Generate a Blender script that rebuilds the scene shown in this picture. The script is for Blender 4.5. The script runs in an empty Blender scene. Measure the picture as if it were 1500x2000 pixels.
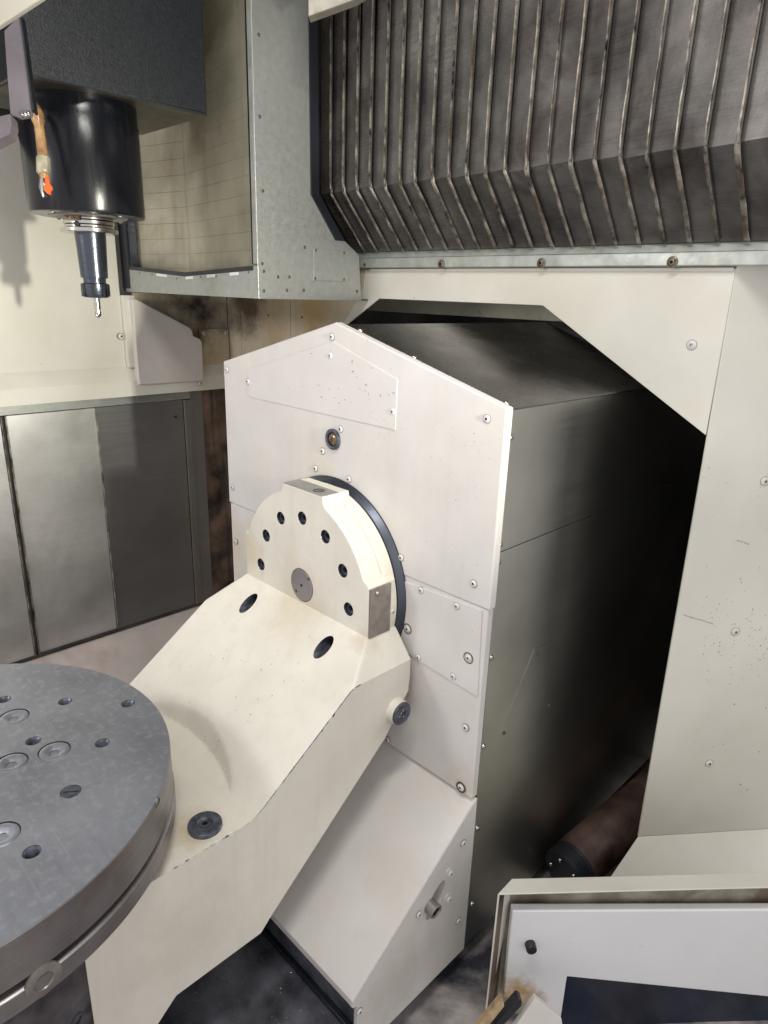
import bpy, bmesh, math, random
from mathutils import Vector, Matrix
from mathutils.geometry import tessellate_polygon
random.seed(7)
SC = bpy.context.scene
R = math.radians

# ------------------------------------------------------------------ camera
CAM = Vector((0.87087, -0.75274, 0.14057))
FPX = 1305.68
AX = Vector((0.7031788, 0.7103581, 0.0305117))      # image right
AY = Vector((0.2404062, -0.1971527, -0.9504397))    # image down
AZ = Vector((-0.6691371, 0.6756643, -0.3094081))    # forward
cd = bpy.data.cameras.new("camera"); co = bpy.data.objects.new("camera", cd)
SC.collection.objects.link(co)
cd.sensor_fit = 'VERTICAL'; cd.sensor_height = 36; cd.lens = FPX / 2000 * 36
cd.clip_start = .01; cd.clip_end = 50
m = Matrix((AX, -AY, -AZ)).transposed().to_4x4(); m.translation = CAM
co.matrix_world = m
SC.camera = co

# ------------------------------------------------------------------ light
W = bpy.data.worlds.new("World"); SC.world = W; W.use_nodes = True
W.node_tree.nodes["Background"].inputs[0].default_value = (1.0, .98, .975, 1)
W.node_tree.nodes["Background"].inputs[1].default_value = .92

def area(name, loc, tgt, sx, sy, power, col, spread=180):
    l = bpy.data.lights.new(name, 'AREA'); l.shape = 'RECTANGLE'; l.size = sx; l.size_y = sy
    l.energy = power; l.color = col; l.spread = R(spread)
    o = bpy.data.objects.new(name, l); SC.collection.objects.link(o)
    o.location = loc
    o.rotation_euler = (Vector(tgt) - Vector(loc)).to_track_quat('-Z', 'Y').to_euler()
    return o
# work-area lamp on the right wall of the enclosure (slightly greenish-yellow)
area("work_lamp", (1.12, -.125, .05), (-.9, -.32, .18), .05, .07, 2.6, (1.0, .97, .82), 62)
# cool light that comes in through the open loading door on the front-left and from above
area("door_light", (-.60, -1.9, .60), (.1, -.1, -.5), .30, .30, 10.0, (.99, .95, .98))
area("roof_lamp", (.55, -.50, 1.03), (.35, -.35, -.6), .55, .10, 11.5, (1.0, .985, .93))

SC.view_settings.view_transform = 'Standard'; SC.view_settings.look = 'None'
SC.view_settings.exposure = 0; SC.view_settings.gamma = 1

# ------------------------------------------------------------------ pixel -> place helpers
def ray(px, py):
    return AX * (px - 750) + AY * (py - 1000) + AZ * FPX
def on(px, py, ax, v):
    i = 'xyz'.index(ax); r = ray(px, py)
    return CAM + r * ((v - CAM[i]) / r[i])
def onp(px, py, P0, n):
    r = ray(px, py); P0 = Vector(P0); n = Vector(n)
    return CAM + r * ((P0 - CAM).dot(n) / r.dot(n))
def deep(px, py, d):
    return CAM + ray(px, py) * (d / FPX)

# ------------------------------------------------------------------ materials
def mat(name, base, rough=.5, metal=0., stain=None, stain_amt=0., stain_scale=3., var=.06, var_scale=6.,
        speck=None, speck_amt=.0, speck_scale=60., bump=.02, bump_scale=160., brush=None, brush_amt=.25,
        coat=0., rough_var=.1, drip=None, spec=.5, spots=(), scratch=None, stain_w=(.50, .68)):
    M = bpy.data.materials.new(name); M.use_nodes = True
    nt = M.node_tree; N = nt.nodes; Lk = nt.links; N.clear()
    out = N.new('ShaderNodeOutputMaterial'); P = N.new('ShaderNodeBsdfPrincipled')
    Lk.new(P.outputs[0], out.inputs[0])
    tc = N.new('ShaderNodeTexCoord'); vec = tc.outputs['Object']
    def noise(scale, detail=4., rgh=.55, v=None, dist=0.):
        n = N.new('ShaderNodeTexNoise'); n.inputs['Scale'].default_value = scale
        n.inputs['Detail'].default_value = detail; n.inputs['Roughness'].default_value = rgh
        n.inputs['Distortion'].default_value = dist
        Lk.new(v or vec, n.inputs['Vector']); return n.outputs[0]
    def ramp(src, a, b, lo=0., hi=1.):
        mr = N.new('ShaderNodeMapRange'); mr.inputs[1].default_value = a; mr.inputs[2].default_value = b
        mr.inputs[3].default_value = lo; mr.inputs[4].default_value = hi
        Lk.new(src, mr.inputs[0]); return mr.outputs[0]
    def mix(f, a, b, mode='MIX'):
        x = N.new('ShaderNodeMix'); x.data_type = 'RGBA'; x.blend_type = mode
        if isinstance(f, float): x.inputs[0].default_value = f
        else: Lk.new(f, x.inputs[0])
        for s, v in ((x.inputs[6], a), (x.inputs[7], b)):
            if isinstance(v, tuple): s.default_value = (*v, 1)
            else: Lk.new(v, s)
        return x.outputs[2]
    def math_(op, a, b):
        x = N.new('ShaderNodeMath'); x.operation = op
        for s, v in ((x.inputs[0], a), (x.inputs[1], b)):
            if isinstance(v, (int, float)): s.default_value = v
            else: Lk.new(v, s)
        return x.outputs[0]
    base = tuple(base)
    dark = tuple(c * (1 - var * 2.2) for c in base); lite = tuple(min(1, c * (1 + var)) for c in base)
    col = mix(ramp(noise(var_scale, 6.), .3, .7), dark, lite)
    hgt = noise(bump_scale, 3.)
    rsrc = noise(var_scale * 2.3, 5.)
    if brush:
        mp = N.new('ShaderNodeMapping'); mp.inputs['Scale'].default_value = brush
        Lk.new(vec, mp.inputs[0])
        bn = noise(1., 6., .7, mp.outputs[0])
        col = mix(ramp(bn, .35, .65, 0., brush_amt), col, tuple(c * .45 for c in base))
        hgt = math_('ADD', math_('MULTIPLY', bn, 2.), hgt)
        rsrc = bn
    if stain:
        f = ramp(noise(stain_scale, 7., .62, dist=.4), *stain_w, 0., stain_amt)
        col = mix(f, col, tuple(stain))
    if drip:   # vertical dirty streaks
        mp = N.new('ShaderNodeMapping'); mp.inputs['Scale'].default_value = (38, 38, 2.2)
        Lk.new(vec, mp.inputs[0])
        f = ramp(noise(1., 4., .6, mp.outputs[0]), .52, .72, 0., drip[1])
        col = mix(f, col, tuple(drip[0]))
    for (c0, rad, c1, am) in spots:      # dirt and painted-shade patches with a place of their own
        vd = N.new('ShaderNodeVectorMath'); vd.operation = 'DISTANCE'; Lk.new(vec, vd.inputs[0]); vd.inputs[1].default_value = tuple(c0)
        dd_ = math_('ADD', vd.outputs['Value'], math_('MULTIPLY', math_('SUBTRACT', noise(2.2 / rad, 7., .68), .5), rad * 1.7))
        col = mix(ramp(dd_, rad * .25, rad, am, 0.), col, tuple(c1))
    if scratch:
        for rz in (.35, 1.9, 2.6):
            mp = N.new('ShaderNodeMapping'); mp.inputs['Scale'].default_value = (2.5, 420, 60); mp.inputs['Rotation'].default_value = (0, 0, rz)
            Lk.new(vec, mp.inputs[0])
            f = math_('MULTIPLY', ramp(noise(1., 2., .5, mp.outputs[0]), .70, .76, 0., scratch[1]), ramp(noise(4., 2.), .5, .6))
            col = mix(f, col, tuple(scratch[0]))
    if speck:
        vo = N.new('ShaderNodeTexVoronoi'); vo.inputs['Scale'].default_value = speck_scale
        vo.inputs['Randomness'].default_value = 1.
        mp = N.new('ShaderNodeMapping'); mp.inputs['Scale'].default_value = (1, 1, 1.0)
        mp.inputs['Rotation'].default_value = (.4, .7, .3)
        Lk.new(vec, mp.inputs[0]); Lk.new(mp.outputs[0], vo.inputs['Vector'])
        near = math_('LESS_THAN', vo.outputs['Distance'], .075)
        sep = N.new('ShaderNodeSeparateColor'); Lk.new(vo.outputs['Color'], sep.inputs[0])
        some = math_('LESS_THAN', sep.outputs[0], speck_amt)
        zone = ramp(noise(5., 3.), .5, .62)
        f = math_('MULTIPLY', math_('MULTIPLY', near, some), zone)
        col = mix(f, col, tuple(speck))
    Lk.new(col, P.inputs['Base Color'])
    P.inputs['Metallic'].default_value = metal
    Lk.new(ramp(rsrc, .25, .75, max(.02, rough - rough_var), min(1, rough + rough_var)), P.inputs['Roughness'])
    P.inputs['Coat Weight'].default_value = coat; P.inputs['Coat Roughness'].default_value = .12
    P.inputs['Specular IOR Level'].default_value = spec
    b = N.new('ShaderNodeBump'); b.inputs['Strength'].default_value = min(1., bump * 10); b.inputs['Distance'].default_value = .0006
    Lk.new(hgt, b.inputs['Height']); Lk.new(b.outputs[0], P.inputs['Normal'])
    return M

def flat(name, base, rough=.5, metal=0., emis=None):
    M = bpy.data.materials.new(name); M.use_nodes = True; P = M.node_tree.nodes['Principled BSDF']
    P.inputs['Base Color'].default_value = (*base, 1); P.inputs['Roughness'].default_value = rough
    P.inputs['Metallic'].default_value = metal
    return M

GR = [((-.345, 0, -.40), .10, (.55, .47, .33), .55), ((-.20, 0, -.47), .09, (.56, .50, .38), .5), ((.19, 0, -.50), .07, (.52, .45, .40), .35), ((.33, 0, -.63), .05, (.50, .44, .34), .4), ((-.05, 0, -.16), .06, (.60, .55, .46), .4), ((.30, -.13, -.76), .05, (.55, .5, .42), .3), ((.35, -.16, -.90), .09, (.42, .37, .30), .4)]
M_PAINT = mat('cream_paint', (.655, .63, .61), .42, var=.035, var_scale=9, speck=(.10, .09, .09), speck_amt=.20, speck_scale=95, bump=.03,
              stain=(.60, .53, .38), stain_amt=.22, stain_scale=4, spots=GR, drip=((.55, .50, .42), .16))
M_CHIP = mat('chipped_cream_paint', (.655, .63, .61), .42, var=.03, var_scale=9, speck=(.09, .085, .09), speck_amt=.75, speck_scale=120, bump=.03)
M_CAST = mat('cast_cream_paint', (.73, .695, .615), .38, var=.05, var_scale=7, speck=(.16, .14, .12), speck_amt=.10, speck_scale=55, bump=.08, bump_scale=110,
             stain=(.65, .59, .48), stain_amt=.22, stain_scale=5, drip=((.52, .48, .38), .22),
             spots=[((.0, -.08, -.385), .09, (.55, .47, .32), .5), ((-.17, -.08, -.34), .06, (.58, .48, .30), .6), ((.17, -.08, -.40), .03, (.45, .36, .25), .4), ((.169, -.40, -.572), .045, (.55, .42, .26), .6), ((.21, -.06, -.55), .04, (.45, .40, .33), .5), ((.213, -.45, -.70), .09, (.50, .46, .38), .35)])
M_WALL = mat('wall_cream_paint', (.69, .67, .60), .45, var=.05, var_scale=4, speck=(.12, .10, .09), speck_amt=.30, speck_scale=48, bump=.02,
             stain=(.52, .46, .31), stain_amt=.28, stain_scale=2.6)
M_TAN = mat('stained_shaded_cream_paint', (.60, .52, .38), .5, var=.10, var_scale=7, stain=(.42, .27, .12), stain_amt=.6, stain_scale=6, drip=((.34, .22, .12), .22), bump=.03,
            spots=[((-.87, .26, .12), .16, (.02, .016, .02), 1.), ((-.88, .25, .01), .05, (.16, .10, .06), .9), ((-.80, .36, .10), .09, (.10, .06, .04), .9), ((-.86, .30, -.10), .05, (.12, .07, .04), .8), ((-.50, .36, .10), .10, (.45, .30, .12), .8)])  # near-black first spot paints the shaded gap under the column cover
M_DULLPAINT = mat('dull_cream_paint', (.66, .63, .59), .45, var=.05, var_scale=5, stain=(.42, .37, .28), stain_amt=.3, bump=.02)  # duller cream paint for small sheet parts
M_GALV = mat('galvanised_sheet', (.42, .435, .42), .40, .60, var=.05, var_scale=70, rough_var=.10, bump=.03, bump_scale=120)
M_GALVP = mat('greenish_primer_rail', (.40, .425, .39), .35, .25, var=.14, var_scale=30, stain=(.40, .30, .16), stain_amt=.3, stain_scale=14)
M_STEEL = mat('brushed_dark_steel', (.50, .50, .455), .30, 1., var=.10, var_scale=5, brush=(3, 3, 260), brush_amt=.025, rough_var=.03, bump=.002)
M_ROOF = mat('sheet_steel_roof', (.23, .218, .218), .27, 1., var=.10, var_scale=5, rough_var=.08, bump=.012)
M_DOORST = mat('brushed_steel_cover', (.93, .93, .90), .34, .75, var=.22, var_scale=3.2, brush=(3, 3, 620), brush_amt=.20, rough_var=.05, bump=.006, stain=(.22, .18, .14), stain_amt=.35, stain_scale=3)
M_DOORDK = mat('dull_steel_cover', (.22, .215, .215), .42, .6, var=.08, var_scale=6, brush=(3, 3, 120), brush_amt=.1, bump=.02)
M_BELL = mat('oily_steel_slat', (.25, .234, .22), .32, .6, var=.3, var_scale=10, brush=(5, 5, 260), brush_amt=.35, stain=(.06, .045, .04), stain_amt=.7, stain_scale=9, rough_var=.15, bump=.02)
M_LIP = mat('worn_slat_lip', (.33, .295, .25), .4, .5, var=.5, var_scale=42, stain=(.10, .06, .035), stain_amt=.8, stain_scale=22, bump=.08)
M_TABLE = mat('ground_table_steel', (.305, .318, .36), .42, .6, var=.16, var_scale=5, stain=(.45, .46, .49), stain_amt=.4, stain_scale=95, brush=(9, 120, 9), brush_amt=.10, rough_var=.10, bump=.012, scratch=((.50, .50, .53), .14))
M_TSIDE = mat('turned_table_side', (.30, .28, .28), .42, .85, var=.2, var_scale=8, stain=(.20, .13, .09), stain_amt=.5, stain_scale=10, brush=(6, 6, 300), brush_amt=.25, bump=.02)
M_DCAST = mat('dark_cast_iron', (.10, .088, .095), .5, .3, var=.4, var_scale=16, stain=(.03, .025, .03), stain_amt=.8, stain_scale=30, bump=.1)
M_BLACKG = mat('black_gloss_paint', (.006, .007, .011), .22, 0, var=.2, coat=.0, rough_var=.12, bump=.012, spec=.35, brush=(26, 26, 5), brush_amt=.1, drip=((.035, .033, .03), .5))
M_BOX = mat('black_textured_paint', (.009, .011, .015), .36, 0, var=.06, var_scale=60, bump=.12, bump_scale=420, spec=.6)
M_HOLDER = mat('blued_steel_holder', (.10, .115, .14), .24, .95, var=.1, brush=(4, 4, 160), brush_amt=.1)
M_CHROME = mat('polished_steel', (.62, .60, .57), .16, 1., var=.1, brush=(4, 4, 260), brush_amt=.2)
M_DSOCK = flat('socket_dark', (.012, .012, .018), .5)
M_BOLT = mat('black_oxide_bolt', (.13, .14, .18), .34, .6, var=.3, var_scale=90)
M_SCREWP = mat('painted_screw', (.68, .66, .63), .36, .0, var=.06)
M_SCREWS = mat('steel_screw', (.50, .49, .47), .25, 1., var=.1)
M_SCREWD = mat('tarnished_screw', (.22, .18, .13), .4, .8, var=.3, var_scale=120)
M_RUBBER = mat('black_rubber', (.015, .017, .024), .38, 0, var=.3)
M_SEAL = mat('grey_seal_ring', (.085, .095, .12), .34, .7, var=.1)
M_SLAT = mat('cream_shutter', (.50, .465, .35), .45, .05, var=.2, var_scale=4, stain=(.22, .17, .09), stain_amt=.6, stain_scale=6, drip=((.25, .20, .11), .4), bump=.02)
M_UNDER = mat('olive_underside_sheet', (.13, .115, .08), .4, .3, var=.3, var_scale=6, spots=[((-.50, -.19, .447), .22, (.02, .015, .013), .95)])  # the spot darkens the sheet round the head cylinder
M_DARKPAINT = mat('dim_grey_paint', (.22, .21, .20), .6)
M_GUARD = mat('oily_guard_sheet', (.62, .62, .52), .35, .35, var=.2, var_scale=5)
M_HOOD = mat('scuffed_hood_paint', (.40, .375, .32), .45, var=.08, var_scale=14, stain=(.22, .17, .12), stain_amt=.6, stain_scale=22)
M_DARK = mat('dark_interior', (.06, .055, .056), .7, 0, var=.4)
M_NAVY = mat('oily_dark_tray', (.17, .175, .21), .34, .5, var=.4, var_scale=14, speck=(.30, .30, .30), speck_amt=.2, speck_scale=120, bump=.05, rough_var=.14)
M_RUST = mat('rusty_dark_recess', (.16, .11, .085), .6, .1, var=.5, var_scale=12, stain=(.22, .105, .055), stain_amt=.35, stain_scale=14, drip=((.012, .016, .045), .85), bump=.15)
M_FLOOR = mat('grimy_grey_floor', (.38, .345, .335), .5, 0, var=.25, var_scale=16, stain=(.03, .03, .045), stain_amt=1., stain_scale=7, stain_w=(.46, .66), bump=.12, bump_scale=60, rough_var=.25)
dpt_ = lambda x, y: onp(x, y, deep(972, 1745, 1.02) - Vector((.743, -.669, 0)) * .008, (.743, -.669, 0))
M_DOORW = mat('cool_white_door', (.77, .77, .79), .34, 0, var=.025, var_scale=6, bump=.015, stain=(.64, .62, .62), stain_amt=.3,
             spots=[(tuple(dpt_(1000, 1945)), .055, (.42, .26, .10), .95), (tuple(dpt_(1040, 1955)), .03, (.35, .22, .10), .7)])
M_DOORRUST = mat('rusty_door_corner', (.62, .52, .38), .5, 0, var=.2, var_scale=18, stain=(.30, .15, .05), stain_amt=.85, stain_scale=13, bump=.05)
M_DRECESS = mat('dirty_recess', (.34, .32, .25), .5, 0, var=.25, var_scale=16, stain=(.12, .07, .05), stain_amt=.8, stain_scale=10)
M_GLASS = mat('dark_tinted_window', (.012, .018, .035), .18, 0, var=.3, rough_var=.05, bump=.005)
M_ORANGE = flat('orange_plastic', (.85, .13, .02), .35)
M_HOSE = mat('amber_hose', (.42, .22, .09), .3, 0, var=.25, var_scale=40, stain=(.62, .48, .30), stain_amt=.5, stain_scale=30, coat=.3)
M_HNUT = mat('dirty_hose_nut', (.42, .38, .27), .4, .1, var=.2, var_scale=50)
M_PURPLE = mat('grey_bracket_paint', (.16, .14, .155), .45, 0, var=.12, var_scale=14)
M_BRASS = mat('amber_lens', (.42, .31, .20), .10, .8, var=.4, var_scale=60)
M_LENSG = mat('dark_lens', (.05, .04, .05), .08, .3, coat=.8)
M_TANB = mat('rusty_tan_bar', (.50, .36, .20), .55, 0, var=.3, var_scale=30, stain=(.28, .13, .05), stain_amt=.8, stain_scale=16, bump=.1)
M_TUBE = mat('brown_oily_tube', (.10, .062, .05), .5, .3, var=.4, var_scale=16, stain=(.05, .025, .02), stain_amt=.7, stain_scale=9)
M_PADS = mat('machined_pad', (.42, .42, .41), .38, .8, var=.1, var_scale=20, brush=(8, 260, 8), brush_amt=.1)
M_PADD = mat('brownish_machined_pad', (.30, .265, .245), .42, .6, var=.14, var_scale=40)
M_CAP = mat('turned_steel_cap', (.40, .37, .39), .35, .8, var=.06)
M_WTAB = flat('white_tab', (.75, .76, .74), .5)
M_CHIPS = flat('metal_chip', (.70, .67, .60), .3, .8)

# ------------------------------------------------------------------ mesh helpers
EMPTIES = {}
def thing(name, label, cat, loc=(0, 0, 0), group=None):
    o = bpy.data.objects.new(name, None); SC.collection.objects.link(o)
    o.location = loc; o.empty_display_size = .05
    o['label'] = label; o['category'] = cat
    if group: o['group'] = group
    EMPTIES[o.name] = Matrix.Translation(-Vector(loc))
    return o
def inv_world(o):
    # things and first-level parts never rotate the frame: meshes are authored in world coordinates
    return EMPTIES.get(o.name, Matrix.Identity(4)) if o.type == 'EMPTY' else o.get('_dummy', None) or PARTINV[o.name]
PARTINV = {}
def put(name, me, mats, parent, world=None, label=None, bevel=0., smooth=None):
    """link mesh as one object; world = its world matrix (identity when the mesh is in world coordinates)"""
    if isinstance(me, bmesh.types.BMesh):
        b = me; me = bpy.data.meshes.new(name)
        bmesh.ops.recalc_face_normals(b, faces=b.faces[:]) if not getattr(put, 'keep', False) else None
        b.to_mesh(me); b.free()
    if mats is not None and len(me.materials) == 0:
        for mm in (mats if isinstance(mats, (list, tuple)) else [mats]): me.materials.append(mm)
    if smooth is not None:
        me.polygons.foreach_set('use_smooth', [True] * len(me.polygons))
        me.set_sharp_from_angle(angle=R(smooth))
    o = bpy.data.objects.new(name, me); SC.collection.objects.link(o)
    world = world or Matrix.Identity(4)
    if world == Matrix.Identity(4) and len(me.vertices) and me.users == 1:
        c = sum((v.co for v in me.vertices), Vector()) / len(me.vertices)
        # keep world-authored texture coordinates: origin stays at the world origin
    o.matrix_basis = world
    if parent is not None:
        o.parent = parent
        o.matrix_parent_inverse = inv_world(parent)
    PARTINV[o.name] = world.inverted() @ (Matrix.Identity(4))
    if label: o['label'] = label
    if bevel:
        bv = o.modifiers.new('bevel', 'BEVEL'); bv.width = bevel; bv.segments = 2
        bv.limit_method = 'ANGLE'; bv.angle_limit = R(30); bv.harden_normals = False
    return o

def add_prism(b, pts, vec, mi=0):
    """closed prism: polygon pts (3D) swept along vec"""
    vec = Vector(vec); n = len(pts)
    a = [b.verts.new(p) for p in pts]; c = [b.verts.new(Vector(p) + vec) for p in pts]
    tris = tessellate_polygon([[Vector(p) for p in pts]]) if n > 4 else None
    fs = []
    if n <= 4:
        fs.append(b.faces.new(a)); fs.append(b.faces.new(c[::-1]))
    else:
        fs.append(b.faces.new(a)); fs.append(b.faces.new(c[::-1]))
    for i in range(n):
        fs.append(b.faces.new((a[i], a[(i + 1) % n], c[(i + 1) % n], c[i])))
    for f in fs: f.material_index = mi
    return fs
def prism(pts, vec, mi=0):
    b = bmesh.new(); add_prism(b, pts, vec, mi); return b
def add_box(b, x0, x1, y0, y1, z0, z1, mi=0):
    return add_prism(b, [(x0, y0, z0), (x1, y0, z0), (x1, y1, z0), (x0, y1, z0)], (0, 0, z1 - z0), mi)
def box(*a):
    b = bmesh.new(); add_box(b, *a); return b

def add_lathe(b, prof, seg=48, M=None, mis=None, hexf=None, caps=True):
    """prof = [(r, z)] round local Z; M maps to world"""
    M = M or Matrix.Identity(4); rings = []
    for k, (r, z) in enumerate(prof):
        ring = []
        for i in range(seg):
            a = 2 * math.pi * i / seg
            rr = r
            if hexf and hexf[k]:
                aa = (a % (math.pi / 3)) - math.pi / 6; rr = r * math.cos(math.pi / 6) / math.cos(aa)
            ring.append(b.verts.new(M @ Vector((rr * math.cos(a), rr * math.sin(a), z))))
        rings.append(ring)
    for k in range(len(rings) - 1):
        for i in range(seg):
            f = b.faces.new((rings[k][i], rings[k][(i + 1) % seg], rings[k + 1][(i + 1) % seg], rings[k + 1][i]))
            if mis: f.material_index = mis[k]
    if caps:
        f = b.faces.new(rings[0][::-1]); f.material_index = mis[0] if mis else 0
        f = b.faces.new(rings[-1]); f.material_index = mis[-1] if mis else 0
def lathe(prof, seg=48, M=None, mis=None, hexf=None, caps=True):
    b = bmesh.new(); add_lathe(b, prof, seg, M, mis, hexf, caps); return b

def frame(p, zdir, up=(0, 0, 1)):
    z = Vector(zdir).normalized(); u = Vector(up)
    if abs(z.dot(u)) > .99: u = Vector((0, 1, 0))
    x = u.cross(z).normalized(); y = z.cross(x)
    M = Matrix((x, y, z)).transposed().to_4x4(); M.translation = Vector(p); return M

def plate_holes(outer, holes, M, thick, bottoms=None, mi_face=0, mi_hole=1, back=True):
    """plate in the local XY plane of M (face at z=0, body goes to -z), with holes = [(loop, depth, bottom?)]"""
    b = bmesh.new(); es = []
    def loop(pts):
        vs = [b.verts.new((*p, 0)) for p in pts]
        for i in range(len(vs)): es.append(b.edges.new((vs[i], vs[(i + 1) % len(vs)])))
        return vs
    o = loop(outer); hs = [loop(h[0]) for h in holes]
    r = bmesh.ops.triangle_fill(b, edges=es, use_beauty=True, normal=(0, 0, 1))
    for f in b.faces: f.material_index = mi_face
    top = b.faces[:]
    def wall(vs, d, mi, cap):
        lo = [b.verts.new((v.co.x, v.co.y, -d)) for v in vs]
        for i in range(len(vs)):
            f = b.faces.new((vs[i], vs[(i + 1) % len(vs)], lo[(i + 1) % len(vs)], lo[i])); f.material_index = mi
        if cap:
            f = b.faces.new(lo); f.material_index = mi
        return lo
    wall(o, thick, mi_face, False)
    for (h, d, cap), vs in zip(holes, hs): wall(vs, d, mi_hole, cap)
    for v in b.verts: v.co = M @ v.co
    return b
def circ(cx, cy, r, n=28, ph=0.): return [(cx + r * math.cos(2 * math.pi * i / n + ph), cy + r * math.sin(2 * math.pi * i / n + ph)) for i in range(n)]

M_GAP = flat('shadow_gap_ring', (.20, .18, .16), .6)  # dark outline round screw heads, paints the shadow in the gap
# shared screw meshes (local +Z points out of the surface)
def screw_mesh(nm, r, mA, mB, washer=True, dome=.45):
    pr = []; hx = []; mi = []
    def a(rr, z, h=0, m_=0): pr.append((rr * r, z * r)); hx.append(h); mi.append(m_)
    if washer:
        a(1.12, -.05, 0, 2); a(1.12, .012, 0, 2); a(1.0, .012); a(1.0, .07); a(.95, .11); a(.80, .11)
        a(.74, .13); a(.70, .13 + dome * .5); a(.56, .13 + dome * .9); a(.44, .13 + dome)
        a(.37, .13 + dome, 1, 1); a(.36, -.04, 1, 1)
    else:
        a(.95, -.1); a(.92, .25); a(.75, .25 + dome * .6); a(.50, .25 + dome * .95); a(.36, .25 + dome); a(.30, .25 + dome, 1, 1); a(.28, .05, 1, 1)
    me = bpy.data.meshes.new(nm)
    b = lathe(pr, 24, None, mi, hx); bmesh.ops.recalc_face_normals(b, faces=b.faces[:]); b.to_mesh(me); b.free()
    me.materials.append(mA); me.materials.append(mB); me.materials.append(M_GAP)
    me.polygons.foreach_set('use_smooth', [True] * len(me.polygons)); me.set_sharp_from_angle(angle=R(40))
    return me
S_PAINT = screw_mesh('screw_painted', .0057, M_SCREWP, M_DSOCK, True, .22)
S_PAINTB = screw_mesh('screw_painted_big', .0064, M_SCREWP, M_DSOCK, True, .22)
S_STEEL = screw_mesh('screw_steel', .0048, M_SCREWS, M_DSOCK, False, .5)
S_DARK = screw_mesh('screw_dark', .0032, M_SCREWD, M_DSOCK, True, .25)
S_RAIL = screw_mesh('screw_rail', .0082, M_SCREWD, M_DSOCK, True, .3)
S_WALL = screw_mesh('screw_wall', .0076, M_SCREWP, M_DSOCK, True, .18)
def screw(me, p, n, parent, name='screw', label=None):
    return put(name, me, None, parent, frame(p, n), label)

# =================================================================== TRUNNION HOUSING
HW = .350
H = thing('trunnion_housing', 'tall cream housing with pointed roof and dark steel side that carries the swivel disc', 'machine housing', (0, 0, -.98))
zE, zA, zS, zB = 0.0, .094, -.302, -.646
T = .016
# front panels -------------------------------------------------------
AXIS = (0.0, -.357)
def yplane(pts, y): return [(x, y, z) for x, z in pts]
Mf = Matrix(((1, 0, 0, 0), (0, 0, -1, 0), (0, 1, 0, 0), (0, 0, 0, 1)))   # local xy -> world xz, local z -> -y
def arc(cx, cz, r, a0, a1, n): return [(cx + r * math.cos(R(a0 + (a1 - a0) * i / n)), cz + r * math.sin(R(a0 + (a1 - a0) * i / n))) for i in range(n + 1)]
RH = .1848
th = math.degrees(math.asin((zS - AXIS[1]) / RH))
up = [(-HW - .002, zS + .0006), (-HW - .002, zE), (0 - .002, zA), (HW + .002, zE), (HW + .002, zS + .0006)] + arc(AXIS[0], AXIS[1], RH, th, 180 - th, 40)
put('front_panel', prism(yplane(up, 0), (0, T, 0)), M_PAINT, H, bevel=.0022, label='upper gabled front panel with pale paint and small chips')
lo = [(HW - .001, zB), (-HW + .001, zB), (-HW + .001, zS - .0006)] + arc(AXIS[0], AXIS[1], RH, 180 - th, 360 + th, 40) + [(HW - .001, zS - .0006)]
put('front_panel', prism(yplane(lo, .0015), (0, T - .002, 0)), M_PAINT, H, bevel=.0015, label='lower front panel below the swivel axis')
# backing behind ring opening
put('axis_recess', lathe([(RH + .004, 0), (RH + .004, .02)], 64, frame((0, .0175, AXIS[1]), (0, 1, 0))), M_DARK, H)
# inspection cover with chips
hp = [on(487, 775, 'y', 0), on(773, 840, 'y', 0), on(777, 741, 'y', 0), on(652, 667, 'y', 0), on(487, 722, 'y', 0)]
cov = put('inspection_cover', prism([Vector((p.x, -.0012, p.z)) for p in hp], (0, .0011, 0)), M_CHIP, H, bevel=.0005, label='inspection cover speckled with paint chips')
rp = [on(787, 1124, 'y', 0), on(941, 1192, 'y', 0), on(933, 1356, 'y', 0), on(817, 1288, 'y', 0), on(779, 1268, 'y', 0)]
rp = [(p.x, p.z) for p in rp]
x1 = math.sqrt(RH ** 2 - (zS - .003 - AXIS[1]) ** 2)
rp = [(.339, zS - .003), (.344, -.452), (.222, -.444), (.175, -.437)] + [q for q in arc(AXIS[0], AXIS[1], RH + .0005, -24, 14, 14)]
put('access_plate', prism(yplane(rp, -.0008), (0, .0022, 0)), M_PAINT, H, bevel=.0005)
# lens window
L0 = on(650, 858, 'y', -.002)
ln = put('sensor_window', lathe([(.0185, -.004), (.0185, .002), (.016, .0035), (.0125, .0025), (.0120, -.002)], 36, frame(L0, (0, -1, 0))), M_BOLT, H, smooth=35)
put('lens', lathe([(.0118, -.003), (.0112, .0), (.0085, .0022), (.004, .0032), (.0005, .0034)], 32, frame(L0, (0, -1, 0))), M_BRASS, ln, smooth=60)
big = {(915, 1285), (900, 1538), (796, 1228)}
for q in [(648, 658), (645, 695), (443, 722), (484, 745), (767, 804), (665, 838), (630, 881), (616, 915), (681, 936), (951, 818), (925, 1140),
          (783, 1089), (454, 952), (460, 1058), (822, 1153), (892, 1184), (796, 1228), (817, 1284), (915, 1285), (885, 1321), (909, 1421), (900, 1538), (757, 1445)]:
    screw(S_PAINTB if q in big else S_PAINT, on(*q, 'y', -.0008), (0, -1, 0), H)
    if q in big:
        p = on(*q, 'y', -.0006)
        put('washer', lathe([(.0096, -.001), (.0096, .0006), (.0080, .0006), (.0080, -.001)], 32, frame(p, (0, -1, 0))), M_SCREWD, H)
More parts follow.
